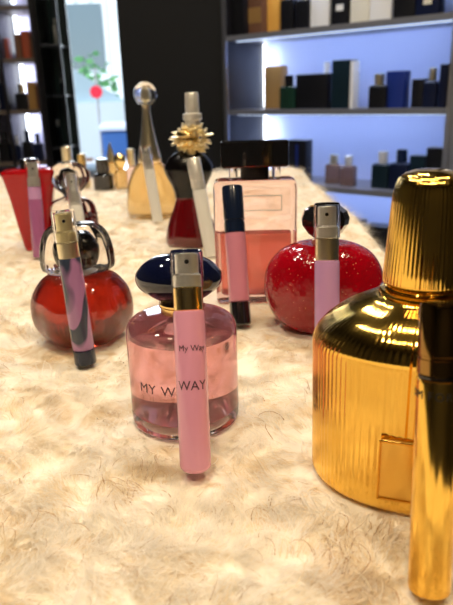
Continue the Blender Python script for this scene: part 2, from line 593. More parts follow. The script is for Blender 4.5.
# --- 4 amber globe bottle on the left
ax, ay = -0.1145, 0.468
ab = thing('perfume_bottle', 'red amber globe bottle with clear glass cap around a black stopper', 'perfume bottle', (ax, ay, TZ - 0.002), math.radians(10))
FOOT.append((ax, ay, 0.030))
secs = []
for r_, z_ in smooth_prof([(1.9, 0.0), (2.9, 0.25), (3.75, 1.3), (4.0, 2.5), (3.8, 3.9), (3.0, 5.1), (2.2, 5.55), (1.2, 5.6)], 5):
    secs.append((z_ * CM, circle(r_ * CM, 96, sy=0.92, flutes=6, amp=0.07)))
loft_obj('glass_body', loft(secs), M['glass'], ab, angle=60)
loft_obj('perfume', loft([(0.0035 + z * 0.86, [(x * 0.87, y * 0.87) for x, y in pts]) for z, pts in secs[2:-3]]), M['amber_juice'], ab, angle=60)
loft_obj('neck_ring', lathe(scale_prof([(1.0, 5.5), (1.25, 5.6), (1.25, 5.85), (1.0, 5.95)]), 48), M['silver'], ab)
cl = lathe(scale_prof(smooth_prof([(2.3, 5.65), (2.75, 5.9), (2.85, 6.6), (2.75, 7.6), (2.45, 8.6), (1.9, 9.25), (1.2, 9.45), (0.2, 9.5)], 4)), 64, sy=0.62, flutes=10, amp=0.06)
loft_obj('glass_cap', cl, M['smoke_glass'], ab)
V, F = lathe(scale_prof(smooth_prof([(0.6, 5.95), (1.25, 6.3), (1.6, 7.1), (1.5, 7.9), (0.9, 8.5), (0.1, 8.65)], 4)), 40, sy=0.7)
loft_obj('stopper', (V, F), M['black_gloss'], ab)
atomizer('lilac and slate swirled atomizer with gold cap leaning on the amber globe bottle', (86, 364), (62, 210), 0.426, 0.0078, M['swirl'], 'spray', 0.20, M['pale_gold'], 0.10, foot=M['navy'], foot_frac=0.10, head='champagne')

# --- 5 clear cut glass bottle behind it
kx, ky = -0.193, 0.79
kb = thing('perfume_bottle', 'clear cut glass bottle with scalloped shoulders behind the amber globe bottle', 'perfume bottle', (kx, ky, TZ - 0.002))
FOOT.append((kx, ky, 0.03))
secs = []
for r_, z_ in smooth_prof([(2.4, 0.0), (3.0, 0.3), (3.2, 2.0), (3.1, 4.5), (2.6, 6.0), (1.2, 6.6), (0.9, 6.8)], 4):
    secs.append((z_ * CM, circle(r_ * CM, 80, sy=0.8, flutes=8, amp=0.08)))
loft_obj('glass_body', loft(secs), M['smoke_glass'], kb)
loft_obj('perfume', lathe(scale_prof([(2.0, 0.9), (2.5, 1.1), (2.6, 3.9), (2.4, 4.2)]), 40, sy=0.8), M['dark_red_glass'], kb)
loft_obj('stopper', lathe(scale_prof(smooth_prof([(0.9, 6.8), (1.2, 7.2), (2.1, 8.0), (2.6, 9.0), (2.3, 10.2), (1.4, 10.9), (0.1, 11.1)], 4)), 48, sy=0.6, flutes=8, amp=0.12), M['smoke_glass'], kb)
loft_obj('stopper_core', lathe(scale_prof([(0.3, 7.6), (1.1, 8.3), (1.2, 9.2), (0.8, 9.9), (0.1, 10.1)]), 32, sy=0.5), M['black_gloss'], kb)
atomizer('silvery white atomizer leaning on the cut glass bottle', (84, 258), (70, 172), 0.748, 0.0080, M['white_gloss'], 'spray', 0.34, M['satin_silver'], 0.05)

# --- 6 red tapered bottle at the left edge
rx_, ry_ = -0.243, 0.795
rb = thing('perfume_bottle', 'bright red tapered bottle with square shoulders at the left edge', 'perfume bottle', (rx_, ry_, TZ - 0.002), math.radians(8))
FOOT.append((rx_, ry_, 0.018))
secs = []
for hw, z in ((1.35, 0), (1.5, 0.15), (1.62, 0.6), (2.1, 3.5), (2.65, 7.0), (3.15, 9.3), (3.3, 9.7), (3.3, 10.0), (3.1, 10.15), (1.2, 10.3)):
    secs.append((z * CM, rrect(2 * hw * CM, min(2 * hw, 3.4) * CM, 0.5 * CM if hw > 1.3 else 0.3 * CM, 5)))
loft_obj('glass_body', loft(secs), M['red_glass'], rb)
loft_obj('cap', lathe(scale_prof([(1.0, 10.3), (1.1, 10.4), (1.1, 11.4), (1.0, 11.5)]), 40), M['black_gloss'], rb)
atomizer('mauve atomizer with silver cap leaning on the red tapered bottle', (40, 257), (32, 160), 0.757, 0.0082, M['mauve'], 'spray', 0.27, M['lilac'], 0.13)

# --- 7 tall gold bottle with the glass ball
jx, jy = -0.1145, 1.0
jb = thing('perfume_bottle', 'amber teardrop bottle with long gold neck and clear glass ball', 'perfume bottle', (jx, jy, TZ - 0.002))
FOOT.append((jx, jy, 0.034))
loft_obj('glass_body', lathe(scale_prof(smooth_prof([(3.4, 0.0), (3.95, 0.3), (4.15, 1.3), (4.05, 3.0), (3.65, 5.2), (2.95, 7.0), (2.1, 8.3), (1.6, 9.0)], 4)), 56, sy=0.8), M['gold_juice'], jb)
loft_obj('neck', lathe(scale_prof(smooth_prof([(1.75, 8.7), (1.8, 9.3), (1.55, 10.6), (1.15, 12.6), (0.82, 14.6), (0.62, 16.4), (0.66, 17.4)], 4)), 48), M['pale_gold'], jb)
V, F = [], []
for k in range(7):
    zc = (9.0 + 0.28 * k) * CM
    vs, fs = lathe([(1.82 * CM - 0.0006 * k, zc - 0.0008), (1.90 * CM - 0.0006 * k, zc), (1.82 * CM - 0.0006 * k, zc + 0.0008)], 40)
    b = len(V)
    V += vs
    F += [tuple(b + i for i in f) for f in fs]
mesh_obj('wire_rings', V, F, M['gold'], jb)
st = loft_obj('glass_ball', lathe(scale_prof([(1e-3, 17.1)] + [(1.75 * math.sin(a), 18.85 - 1.75 * math.cos(a)) for a in [PI * i / 18 for i in range(1, 18)]] + [(1e-3, 20.6)]), 40), M['glass'], jb)
loft_obj('ball_core', lathe(scale_prof([(0.1, 17.8), (0.5, 18.2), (0.55, 18.9), (0.3, 19.5), (0.05, 19.7)]), 24), M['pale_gold'], st)
atomizer('pearly white atomizer leaning on the amber teardrop bottle', (158, 222), (145, 146), 0.957, 0.0080, M['white_gloss'], 'spray', 0.26, M['satin_silver'], 0.05)

# --- 8 dark red torso bottle with the golden flower collar
lx, ly = -0.0425, 0.79
lb = thing('perfume_bottle', 'dark red torso shaped bottle wearing a gold flower collar', 'perfume bottle', (lx, ly, TZ - 0.002), math.radians(-3))
FOOT.append((lx, ly, 0.028))
prof = smooth_prof([(2.9, 0.0), (3.3, 0.25), (3.35, 1.2), (2.9, 3.0), (2.15, 4.8), (1.85, 6.2), (2.2, 7.6), (2.9, 9.0), (3.05, 10.0), (2.3, 11.2), (1.1, 12.0), (0.9, 12.6)], 4)
lower = [p for p in prof if p[1] <= 6.2]
upper = [p for p in prof if p[1] >= 6.2]
loft_obj('glass_body', lathe(scale_prof(lower), 56, sy=0.68), M['dark_red_glass'], lb)
loft_obj('bust', lathe(scale_prof(upper), 56, sy=0.68), M['bust_black'], lb)
# flower collar: petals in whorls round a ball
V, F = [], []
rnd = random.Random(3)
fc = Vector((0.006, -0.002, 0.1335))


def add_blob(V, F, c, d, a, b_, w):
    """a petal: curled leaf from centre c in direction d, length a, width w"""
    q = d.to_track_quat('Z', 'Y')
    base = len(V)
    n, mseg = 6, 4
    for i in range(mseg + 1):
        t = i / mseg
        rr = w * math.sin(PI * (0.12 + 0.80 * t))
        cu = b_ * t * t
        for k in range(n):
            an = 2 * PI * k / n
            V.append(c + q @ Vector((rr * math.cos(an), rr * 0.45 * math.sin(an) + cu, a * t)))
    for i in range(mseg):
        for k in range(n):
            j = (k + 1) % n
            F.append((base + i * n + k, base + i * n + j, base + (i + 1) * n + j, base + (i + 1) * n + k))
    F.append(tuple(base + k for k in range(n - 1, -1, -1)))
    F.append(tuple(base + mseg * n + k for k in range(n)))


for el, cnt in ((-55, 12), (-32, 18), (-10, 22), (12, 22), (34, 18), (55, 12), (72, 7)):
    for k in range(cnt):
        a = 2 * PI * (k + rnd.random() * 0.5) / cnt
        e = math.radians(el + rnd.uniform(-7, 7))
        d = Vector((math.cos(a) * math.cos(e), math.sin(a) * math.cos(e) * 0.8, math.sin(e) * 0.85)).normalized()
        st_ = fc + Vector((d.x * 0.0130, d.y * 0.0130, d.z * 0.0135))
        add_blob(V, F, st_, d, rnd.uniform(0.0080, 0.0125) * (1.25 if abs(el) < 25 else 0.9), rnd.uniform(-0.003, 0.003), rnd.uniform(0.0028, 0.0042))
mesh_obj('flower_collar', V, F, M['pale_gold'], lb, angle=50)
loft_obj('flower_core', lathe([(1e-4, 0.118), (0.009, 0.121), (0.0145, 0.128), (0.0155, 0.134), (0.0135, 0.141), (0.008, 0.1465), (0.004, 0.148)], 32), M['gold'], lb)
ph = loft_obj('pump', lathe(scale_prof([(0.75, 14.7), (0.95, 14.8), (0.95, 15.5), (1.15, 15.6), (1.15, 16.3), (0.85, 16.4), (0.82, 18.6), (0.72, 18.75), (0.3, 18.78)]), 40, cx=0.008, cy=-0.002), M['silver'], lb)
atomizer('long pearly silver atomizer leaning on the dark red torso bottle', (212, 256), (193, 158), 0.742, 0.0082, M['white_gloss'], M['silver'], 0.30, M['satin_silver'], 0.03)

# --- 9 square rose bottle with the wide black cap
sx_, sy_ = 0.0285, 0.560
sb = thing('perfume_bottle', 'square rose glass bottle with a wide black cap', 'perfume bottle', (sx_, sy_, TZ - 0.002), math.radians(-2))
FOOT.append((sx_ - 0.022, sy_, 0.02)); FOOT.append((sx_, sy_, 0.02)); FOOT.append((sx_ + 0.022, sy_, 0.02))
secs = []
for k, z in ((0.93, 0), (0.975, 0.1), (1, 0.35), (1, 2), (1, 6), (1, 10.4), (0.985, 10.9), (0.95, 11.1), (0.88, 11.2)):
    secs.append((z * CM, rrect(7.4 * k * CM, (3.5 - (1 - k) * 7) * CM, 0.6 * CM, 5)))
loft_obj('glass_body', loft(secs), M['rose_glass'], sb)
loft_obj('perfume', loft([(z * CM, rrect(w * CM, d * CM, 0.35 * CM, 4)) for z, w, d in ((0.75, 6.0, 2.2), (0.9, 6.3, 2.5), (6.4, 6.3, 2.5), (6.45, 6.2, 2.4))]), M['rosy_juice'], sb)
V, F = [], []
for (cx, cz, w, h) in ((0.006, 9.95, 3.4, 0.07), (0.006, 8.65, 3.4, 0.07)):
    add_box(V, F, (cx, -0.0178, cz * CM), (w * CM, 0.0004, h * CM))
for xx in (-1.1, 2.3):
    add_box(V, F, (xx * CM, -0.0178, 9.3 * CM), (0.07 * CM, 0.0004, 1.3 * CM))
mesh_obj('label_outline', V, F, M['white_print'], sb, smooth=False)
V, F = [], []
for xx in (-1.9, -0.5, 0.5, 1.9):
    add_box(V, F, (xx * CM, 0, 11.75 * CM), (0.75 * CM, 1.3 * CM, 1.1 * CM), 0.001)
mesh_obj('neck_block', V, F, M['smoke_glass'], sb)
loft_obj('neck', lathe(scale_prof([(0.9, 11.2), (0.9, 12.3)]), 32, sx=1.4), M['black_satin'], sb)
box_obj('cap', (0, 0, 13.45 * CM), (5.9 * CM, 2.6 * CM, 2.3 * CM), M['black_gloss'], sb, 0.0015)
atomizer('navy capped rose pink atomizer leaning on the square rose bottle', (241, 325), (232, 186), 0.518, 0.0086, M['pink_dim'], M['navy'], 0.335, foot=M['black_gloss'], foot_frac=0.17)

# --- 10 speckled red round bottle
ex, ey = 0.0785, 0.478
eb = thing('perfume_bottle', 'squat round red bottle with sparkling speckles and dark stone cap', 'perfume bottle', (ex, ey, TZ - 0.002), math.radians(-6))
FOOT.append((ex, ey, 0.028))
loft_obj('glass_body', lathe(scale_prof(smooth_prof([(2.0, 0.0), (3.0, 0.2), (4.1, 1.3), (4.75, 3.1), (4.6, 4.9), (3.7, 6.3), (2.3, 7.05), (1.2, 7.1), (0.85, 6.95)], 5)), 80, sy=0.72), M['red_speckle'], eb)
loft_obj('neck_collar', lathe(scale_prof([(0.7, 6.9), (0.95, 6.95), (0.95, 7.4), (0.8, 7.5)]), 40), M['pale_gold'], eb)
loft_obj('cap', lathe(scale_prof([(0.8, 7.5), (1.35, 7.9), (1.85, 8.6), (1.92, 9.05), (1.7, 9.6), (1.2, 10.0), (0.5, 10.15)]), 9, sy=0.75), M['black_gloss'], eb, angle=10)
atomizer('lilac atomizer with silver gold cap leaning on the speckled red bottle', (327, 360), (327, 203), 0.432, 0.0088, M['lilac'], 'spray', 0.22, M['pale_gold'], 0.14)

# --- 11 small bottles at the far end of the table
far_specs = [  # px x, py base, py top, half width cm, body colour key, cap key, label
    (70, 186, 146, 1.7, 'amber_juice', 'pale_gold', 'small red amber bottle with gold cap at the left of the far row'),
    (84, 184, 153, 1.5, 'pale_gold', 'gold', 'small gold bottle beside the red amber one in the far row'),
    (104, 183, 158, 2.2, 'black_gloss', 'black_gloss', 'short black slanted bottle in the far row'),
    (113, 184, 142, 1.4, 'gold_juice', 'pale_gold', 'slim amber bottle with pointed gold cap in the far row'),
    (122, 185, 152, 1.6, 'gold_juice', 'gold', 'stout amber bottle with round gold cap in the far row'),
    (133, 186, 148, 1.5, 'rose_glass', 'pale_gold', 'pinkish bottle at the right of the far row'),
]
for i, (px, pyb, pyt, hw, bk, ck, lab) in enumerate(far_specs):
    base = on_table(px, pyb)
    base.y = min(base.y, 1.36) if i % 2 else min(base.y, 1.32)
    base = at_y(px, pyb, base.y)
    base.z = TZ
    top = at_y(px, pyt, base.y)
    h = (top.z - base.z) / CM
    t = thing('small_perfume_bottle', lab, 'perfume bottle', (base.x, base.y, TZ - 0.001), 0.3 * i, 'small bottles at the far end of the table')
    FOOT.append((base.x, base.y, hw * CM))
    hb = h * 0.55
    loft_obj('glass_body', lathe(scale_prof([(hw * 0.85, 0), (hw, 0.15), (hw, hb * 0.85), (hw * 0.75, hb * 0.97), (hw * 0.45, hb)]), 32, sy=0.75), M[bk], t)
    if i == 3:
        cp2 = [(hw * 0.5, hb), (hw * 0.7, hb + 0.3), (hw * 0.45, h * 0.8), (0.1, h)]
    elif i == 4:
        cp2 = smooth_prof([(hw * 0.4, hb), (hw * 0.8, hb + (h - hb) * 0.4), (hw * 0.7, hb + (h - hb) * 0.8), (0.1, h)], 4)
    else:
        cp2 = [(hw * 0.5, hb), (hw * 0.62, hb + 0.1), (hw * 0.62, h - 0.2), (hw * 0.5, h)]
    loft_obj('cap', lathe(scale_prof(cp2), 28), M[ck], t)

# ------------------------------------------------------------------ fur throw: backing mesh and pile
def in_foot(x, y, e=0.0):
    for fx, fy, fr in FOOT:
        if (x - fx) ** 2 + (y - fy) ** 2 < (fr + e) ** 2:
            return True
    return False


fur_b, ntb, bb = new_mat('cream fur backing')
tc = ntb.nodes.new('ShaderNodeTexCoord')
n1 = ntb.nodes.new('ShaderNodeTexNoise')
n1.inputs['Scale'].default_value = 38
n1.inputs['Detail'].default_value = 6
n1.inputs['Distortion'].default_value = 1.5
rp = ntb.nodes.new('ShaderNodeValToRGB')
rp.color_ramp.elements[0].position = 0.30
rp.color_ramp.elements[0].color = (0.76, 0.60, 0.40, 1)
rp.color_ramp.elements[1].position = 0.52
rp.color_ramp.elements[1].color = (0.95, 0.88, 0.76, 1)
ntb.links.new(tc.outputs['Object'], n1.inputs['Vector'])
ntb.links.new(n1.outputs['Fac'], rp.inputs['Fac'])
ntb.links.new(rp.outputs['Color'], bb.inputs['Base Color'])
bb.inputs['Roughness'].default_value = 0.9
bpn = ntb.nodes.new('ShaderNodeBump')
bpn.inputs['Strength'].default_value = 0.7
bpn.inputs['Distance'].default_value = 0.003
ntb.links.new(n1.outputs['Fac'], bpn.inputs['Height'])
ntb.links.new(bpn.outputs['Normal'], bb.inputs['Normal'])

fur_m, ntf, fb = new_mat('cream fur hair')
at = ntf.nodes.new('ShaderNodeAttribute')
at.attribute_name = 'hair_color'
ntf.links.new(at.outputs['Color'], fb.inputs['Base Color'])
fb.inputs['Roughness'].default_value = 0.55
fb.inputs['Specular IOR Level'].default_value = 0.25
tl = ntf.nodes.new('ShaderNodeBsdfTranslucent')
ntf.links.new(at.outputs['Color'], tl.inputs['Color'])
mxs = ntf.nodes.new('ShaderNodeMixShader')
mxs.inputs[0].default_value = 0.38
ntf.links.new(fb.outputs[0], mxs.inputs[1])
ntf.links.new(tl.outputs[0], mxs.inputs[2])
ntf.links.new(mxs.outputs[0], ntf.nodes['Material Output'].inputs['Surface'])

OVER = 0.09


def drape(x, y):
    """map sheet coordinates to a point: flat on the table, folding over its right and far edges"""
    z = 0.0
    X, Yy = x, y
    ro = 0.02
    for axis in (0, 1):
        lim = (TX1 if axis == 0 else TY1) + 0.004
        v = x if axis == 0 else y
        ex_ = v - (lim - ro)
        if ex_ > 0:
            a = min(ex_ / ro, PI / 2)
            nv = (lim - ro) + ro * math.sin(a)
            z -= ro * (1 - math.cos(a)) + max(0.0, ex_ - ro * PI / 2)
            if axis == 0:
                X = nv
            else:
                Yy = nv
    return X, Yy, z


thr = thing('fur_throw', 'shaggy cream fur throw spread over the display table under the bottles', 'throw', (0, 0, TZ))
NX, NY = 240, 320
x0, x1, y0, y1 = TX0 + 0.01, TX1 + OVER, TY0 + 0.01, TY1 + OVER
V, F = [], []
for j in range(NY + 1):
    # finer rows close to the camera
    ty = (j / NY) ** 1.35
    y = y0 + (y1 - y0) * ty
    for i in range(NX + 1):
        x = x0 + (x1 - x0) * (1 - (1 - i / NX) ** 1.5)
        X, Yy, z = drape(x, y)
        V.append((X, Yy, z + hills(x, y) - 0.0015))
for j in range(NY):
    for i in range(NX):
        a = j * (NX + 1) + i
        F.append((a, a + 1, a + NX + 2, a + NX + 1))
mesh_obj('fur_backing', V, F, fur_b, thr, angle=180)

rnd = random.Random(11)
HV, HF, HC = [], [], []
VD = Vector((0, -0.5, 0.8))


def strand(x, y, ang, length, lift, width, curl, col):
    """a flat ribbon hair of 4 segments"""
    X, Yy, z = drape(x, y)
    z += hills(x, y)
    if z < -0.012 and X < TX1 and Yy < TY1:
        return
    px_, py_, pz_ = X, Yy, z - 0.001
    b = len(HV)
    n = 5
    seg = length / n
    a = ang
    el = lift
    for k in range(n + 1):
        w = width * (1 - 0.75 * k / n)
        sx, sy = -math.sin(a) * w, math.cos(a) * w
        HV.append((px_ - sx, py_ - sy, pz_ + w * 0.3))
        HV.append((px_ + sx, py_ + sy, pz_ - w * 0.3))
        HC.append(col)
        HC.append(col)
        px_ += math.cos(a) * math.cos(el) * seg
        py_ += math.sin(a) * math.cos(el) * seg
        pz_ += math.sin(el) * seg
        a += curl
        el -= lift * 0.38
    for k in range(n):
        q = b + 2 * k
        HF.append((q, q + 1, q + 3, q + 2))


def tuft(x, y, size, cnt):
    fl = noise.noise(Vector((x * 14, y * 14, 4.0))) * 5.5 + noise.noise(Vector((x * 40, y * 40, 9.0))) * 2.5
    tone = rnd.random()
    mott = noise.noise(Vector((x * 24, y * 24, 1.7)))
    for _ in range(cnt):
        sx, sy = x + rnd.gauss(0, size * 0.22), y + rnd.gauss(0, size * 0.22)
        if in_foot(sx, sy, 0.0):
            continue
        a = fl + rnd.gauss(0, 0.35)
        ln = size * rnd.uniform(0.7, 1.2)
        lf = rnd.uniform(0.30, 0.85)
        tx, ty = sx + math.cos(a) * ln * 0.8, sy + math.sin(a) * ln * 0.8
        if in_foot(sx, sy, 0.012) or in_foot(tx, ty, 0.001):
            ln *= 0.5
            lf *= 0.5
        v = rnd.uniform(0.88, 1.03)
        if rnd.random() < (0.015 + 0.16 * max(0.0, mott - 0.05)) * (1.0 if y < 0.4 else 0.35):
            c = (0.50 * v, 0.32 * v, 0.17 * v, 1)
        elif tone < 0.25 + 0.9 * mott:
            c = (0.92 * v, 0.80 * v, 0.61 * v, 1)
        else:
            c = (0.98 * v, 0.93 * v, 0.85 * v, 1)
        strand(sx, sy, a, ln, lf, size * 0.011 + 0.00006, rnd.gauss(0, 0.28), c)


# tufts: dense close to the camera, thinner but longer far away
cnt = 0
while cnt < 9000:
    # pick a place with density falling with distance
    y = 0.12 + (TY1 + OVER - 0.14) * rnd.random() ** 2.1
    half = 0.09 + 0.46 * y
    x = rnd.uniform(-half, min(half, TX1 + OVER - 0.01))
    if x < TX0 + 0.03:
        continue
    cnt += 1
    s = 0.0115 + 0.009 * min(1.0, max(0.0, y - 0.15))
    tuft(x, y, s, 13)
for _ in range(1800):   # the rest of the throw, beside and behind the camera
    x = rnd.uniform(TX0 + 0.03, TX1 + OVER - 0.01)
    y = rnd.uniform(TY0 + 0.03, TY1 + 0.05)
    tuft(x, y, 0.024, 9)
me = bpy.data.meshes.new('fur_pile')
me.from_pydata(HV, [], HF)
att = me.color_attributes.new('hair_color', 'FLOAT_COLOR', 'POINT')
att.data.foreach_set('color', [c for col in HC for c in col])
me.materials.append(fur_m)
fp = bpy.data.objects.new('fur_pile', me)
COL.objects.link(fp)
fp.parent = thr
fp['kind'] = 'stuff'

# ------------------------------------------------------------------ right hand shelving
du = Vector((B.x - A.x, B.y - A.y, 0)).normalized()
ANG = math.atan2(du.y, du.x)
dv = Vector((-du.y, du.x, 0))
BAY = (Vector((B.x, B.y, 0)) - Vector((A.x, A.y, 0))).length
DEPTH = 0.26
SZ = [TZ - 0.785, TZ - 0.487, TZ - 0.190, TZ + 0.107, TZ + 0.404, TZ + 0.701]
BT = 0.020


def on_plane(px, py, v):
    """pixel ray meets the vertical plane at depth v inside the shelving; gives (u, z)"""
    r = ray(px, py)
    o = Vector((A.x, A.y, 0)) + dv * v
    t = (o.dot(dv)) / (r.x * dv.x + r.y * dv.y)
    p = Vector((r.x * t, r.y * t, 0))
    return (p - o).dot(du), TZ + EYE + r.z * t


def shelf_unit(label, off, n_bays):
    t = thing('shelving_unit', label, 'shelf', (A.x, A.y, 0), ANG)
    W_ = BAY * n_bays
    for i in range(n_bays + 1):
        box_obj('upright', (off + i * BAY, DEPTH / 2, 1.15), (0.018, DEPTH, 2.3), M['dark_wood'], t)
        box_obj('edge_trim', (off + i * BAY, -0.004, 1.15), (0.020, 0.008, 2.3), M['steel'], t)
    for i in range(n_bays):
        cx = off + (i + 0.5) * BAY
        box_obj('back_panel', (cx, DEPTH + 0.006, 1.15), (BAY - 0.018, 0.012, 2.3), M['back_panel'], t)
        for z in SZ:
            box_obj('shelf_board', (cx, DEPTH / 2, z), (BAY - 0.018, DEPTH, BT), M['shelf_edge'], t)
        # light strip down the back corner of the bay
        for k in range(len(SZ) - 1):
            zc = (SZ[k] + SZ[k + 1]) / 2
            hh = SZ[k + 1] - SZ[k] - BT - 0.01
            s = box_obj('light_strip', (off + i * BAY + 0.016, DEPTH - 0.006, zc), (0.010, 0.008, hh), M['led'], t)
            box_obj('light_strip', (cx, 0.045, SZ[k + 1] - BT / 2 - 0.002), (BAY - 0.06, 0.012, 0.004), M['led_dim'], t)
    return t


shelf_unit('tall backlit shelving full of perfume boxes on the right', 0.0, 1)
t2 = shelf_unit('second bay of shelving beyond the right edge of the picture', BAY + 0.022, 1)
for k in range(5):
    zt = SZ[k + 1] - BT / 2 - 0.012
    p = Vector((A.x, A.y, 0)) + du * (BAY / 2) + dv * 0.045
    q = p + dv * (DEPTH - 0.05)
    l = light('shelf_area_light', 'AREA', (p.x, p.y, zt), (q.x, q.y, zt - 0.16), 1.35, (0.56, 0.68, 1.0), BAY - 0.1, 0.02)
    p = Vector((A.x, A.y, 0)) + du * 0.035 + dv * (DEPTH - 0.06)
    q = p + dv * 0.05 + du * 0.04
    light('shelf_area_light', 'AREA', (p.x, p.y, (SZ[k] + SZ[k + 1]) / 2), (q.x, q.y, (SZ[k] + SZ[k + 1]) / 2), 0.35, (0.85, 0.92, 1.0), 0.02, 0.24)

box_colors = {
    'gold': mat('gold carton', (0.45, 0.25, 0.08), 0.35, 0.3), 'black': M['black_satin'], 'white': mat('white carton', (0.85, 0.84, 0.80), 0.5),
    'cream': mat('cream carton', (0.80, 0.76, 0.62), 0.5), 'blue': mat('royal blue carton', (0.012, 0.03, 0.20), 0.35), 'teal': mat('dark teal carton', (0.006, 0.018, 0.026), 0.3),
    'green': mat('dark green glass', (0.01, 0.04, 0.025), 0.15, coat=0.8), 'brown': mat('brown carton', (0.16, 0.07, 0.035), 0.5), 'red': mat('brick red carton', (0.36, 0.07, 0.03), 0.5),
    'navy': mat('navy carton', (0.005, 0.009, 0.034), 0.3), 'orange': mat('orange gold carton', (0.80, 0.40, 0.07), 0.4), 'smoke': mat('smoky amber glass', (0.35, 0.22, 0.18), 0.1, 0, 0.6, coat=0.6)}


def shelf_item(kind, pxl, pxr, pyt, si, col, label, v=0.10, d=0.05, cap='silver', mark=None):
    """carton or bottle standing on shelf si of the right hand shelving"""
    zt = SZ[si] + BT / 2
    ul, z1 = on_plane(pxl, pyt, v)
    ur, z2 = on_plane(pxr, pyt, v)
    h = max(0.03, min((z1 + z2) / 2 - zt, SZ[1] - SZ[0] - BT - 0.012)) if pyt is not None else 0.15
    w = ur - ul
    u = (ul + ur) / 2
    loc = Vector((A.x, A.y, 0)) + du * u + dv * (v + d / 2)
    loc.z = zt
    if kind == 'box':
        t = thing('perfume_box', label, 'perfume box', loc, ANG)
        box_obj('carton', (0, 0, h / 2), (w, d, h), box_colors[col], t, 0.0015)
        if mark:
            mz, mh, mw, mm = mark
            box_obj('label_patch', (0, -d / 2 - 0.0004, h * mz), (w * mw, 0.0008, h * mh), box_colors.get(mm) or M[mm], t)
    else:
        t = thing('shelf_perfume_bottle', label, 'perfume bottle', loc, ANG)
        hb = h * 0.68
        loft_obj('glass_body', loft([(0, rrect(w * 0.92, d * 0.9, 0.004, 3)), (0.002, rrect(w, d, 0.005, 3)), (hb - 0.006, rrect(w, d, 0.005, 3)), (hb - 0.001, rrect(w * 0.8, d * 0.8, 0.005, 3)), (hb, rrect(w * 0.5, d * 0.5, 0.004, 3))]), box_colors[col], t)
        loft_obj('cap', lathe([(w * 0.22, hb), (w * 0.26, hb + 0.001), (w * 0.26, h - 0.002), (w * 0.22, h)], 24), M[cap], t)
    return t


# top row, standing on the upper shelf (heights run out of the picture)
H4 = [
    ('box', 229, 243, -38, 'black', 'black carton at the far left of the upper shelf', 0.03, ('0.0')),
    ('box', 244, 261, -36, 'brown', 'brown carton with a gold band at the left of the upper shelf', 0.06, None),
    ('box', 263, 279, -40, 'orange', 'orange gold carton on the upper shelf', 0.10, None),
    ('bottle', 280, 292, -18, 'black', 'slim black bottle beside the orange gold carton on the upper shelf', 0.08, None),
    ('bottle', 295, 309, -16, 'black', 'black bottle left of the white carton on the upper shelf', 0.08, None),
    ('box', 311, 330, -40, 'white', 'narrow white carton on the upper shelf between black ones', 0.09, None),
    ('box', 332, 350, -38, 'black', 'black carton with a white square label on the upper shelf', 0.08, 'w'),
    ('box', 352, 371, -42, 'cream', 'cream carton beside a wide white one on the upper shelf', 0.08, None),
    ('box', 372, 394, -44, 'white', 'wide white carton on the upper shelf', 0.08, None),
    ('box', 396, 418, -46, 'black', 'wide black carton right of the white ones on the upper shelf', 0.06, None),
    ('box', 419, 443, -48, 'navy', 'navy carton with a pale label at the right end of the upper shelf', 0.06, 'w2'),
]
for kd, a, b_, tpy, c, lab, v, mk in H4:
    mark = None
    if mk == 'w':
        mark = (0.30, 0.10, 0.4, 'white')
    if mk == 'w2':
        mark = (0.24, 0.09, 0.35, 'cream')
    if c == 'brown':
        mark = (0.28, 0.22, 0.96, 'gold')
    shelf_item(kd, a, b_, tpy, 4, c, lab, v, 0.05, 'silver' if c == 'black' else 'gold', mark)
# middle row
shelf_item('box', 264, 281, 66, 3, 'gold', 'gold carton standing alone at the left of the middle shelf', 0.13, 0.05)
shelf_item('bottle', 279, 294, 75, 3, 'green', 'dark green bottle in front of the gold carton on the middle shelf', 0.05, 0.04, 'black_gloss')
shelf_item('box', 296, 327, 74, 3, 'black', 'wide low black carton on the middle shelf', 0.06, 0.06)
shelf_item('bottle', 320, 331, 62, 3, 'navy', 'slim bottle with silver cap behind the wide black carton', 0.16, 0.03, 'silver')
shelf_item('box', 332, 350, 60, 3, 'teal', 'tall dark teal carton on the middle shelf', 0.06, 0.06)
shelf_item('box', 350.5, 353.5, 61, 3, 'white', 'thin white slab added as the pale right edge of the tall teal carton', 0.06, 0.05)  # separate slab added to give the teal carton its pale edge
shelf_item('bottle', 369, 386, 74, 3, 'black', 'black bottle with gold cap left of the blue carton', 0.05, 0.04, 'pale_gold')
shelf_item('box', 386.5, 405, 71, 3, 'blue', 'royal blue carton on the middle shelf', 0.07, 0.05)
shelf_item('box', 412, 424, 79, 3, 'black', 'short black carton on the middle shelf right of the blue one', 0.09, 0.05)
shelf_item('bottle', 424.5, 438, 68, 3, 'navy', 'dark bottle with pale gold cap on the middle shelf', 0.06, 0.04, 'pale_gold')
shelf_item('box', 440.5, 448, 64, 3, 'navy', 'narrow navy carton at the right end of the middle shelf', 0.04, 0.06)
# lower row
shelf_item('box', 288, 306, 140, 2, 'black', 'tall black carton with blue stripe at the left of the lower shelf', 0.06, 0.05, mark=(0.5, 0.8, 0.12, 'blue'))
shelf_item('bottle', 325, 339, 155, 2, 'smoke', 'left one of the two smoky amber bottles on the lower shelf', 0.08, 0.04, 'pale_gold')
shelf_item('bottle', 340, 353, 156, 2, 'smoke', 'right one of the two smoky amber bottles on the lower shelf', 0.05, 0.04, 'silver')
shelf_item('bottle', 372, 389, 152, 2, 'teal', 'dark teal bottle with glinting cap on the lower shelf', 0.06, 0.05, 'silver')
shelf_item('bottle', 390, 409, 150, 2, 'navy', 'navy bottle beside the dark teal one on the lower shelf', 0.06, 0.05, 'navy')
shelf_item('box', 410, 425, 156, 2, 'teal', 'short dark teal carton on the lower shelf', 0.08, 0.05)
shelf_item('box', 427, 444, 148, 2, 'black', 'black carton at the right end of the lower shelf', 0.06, 0.05)
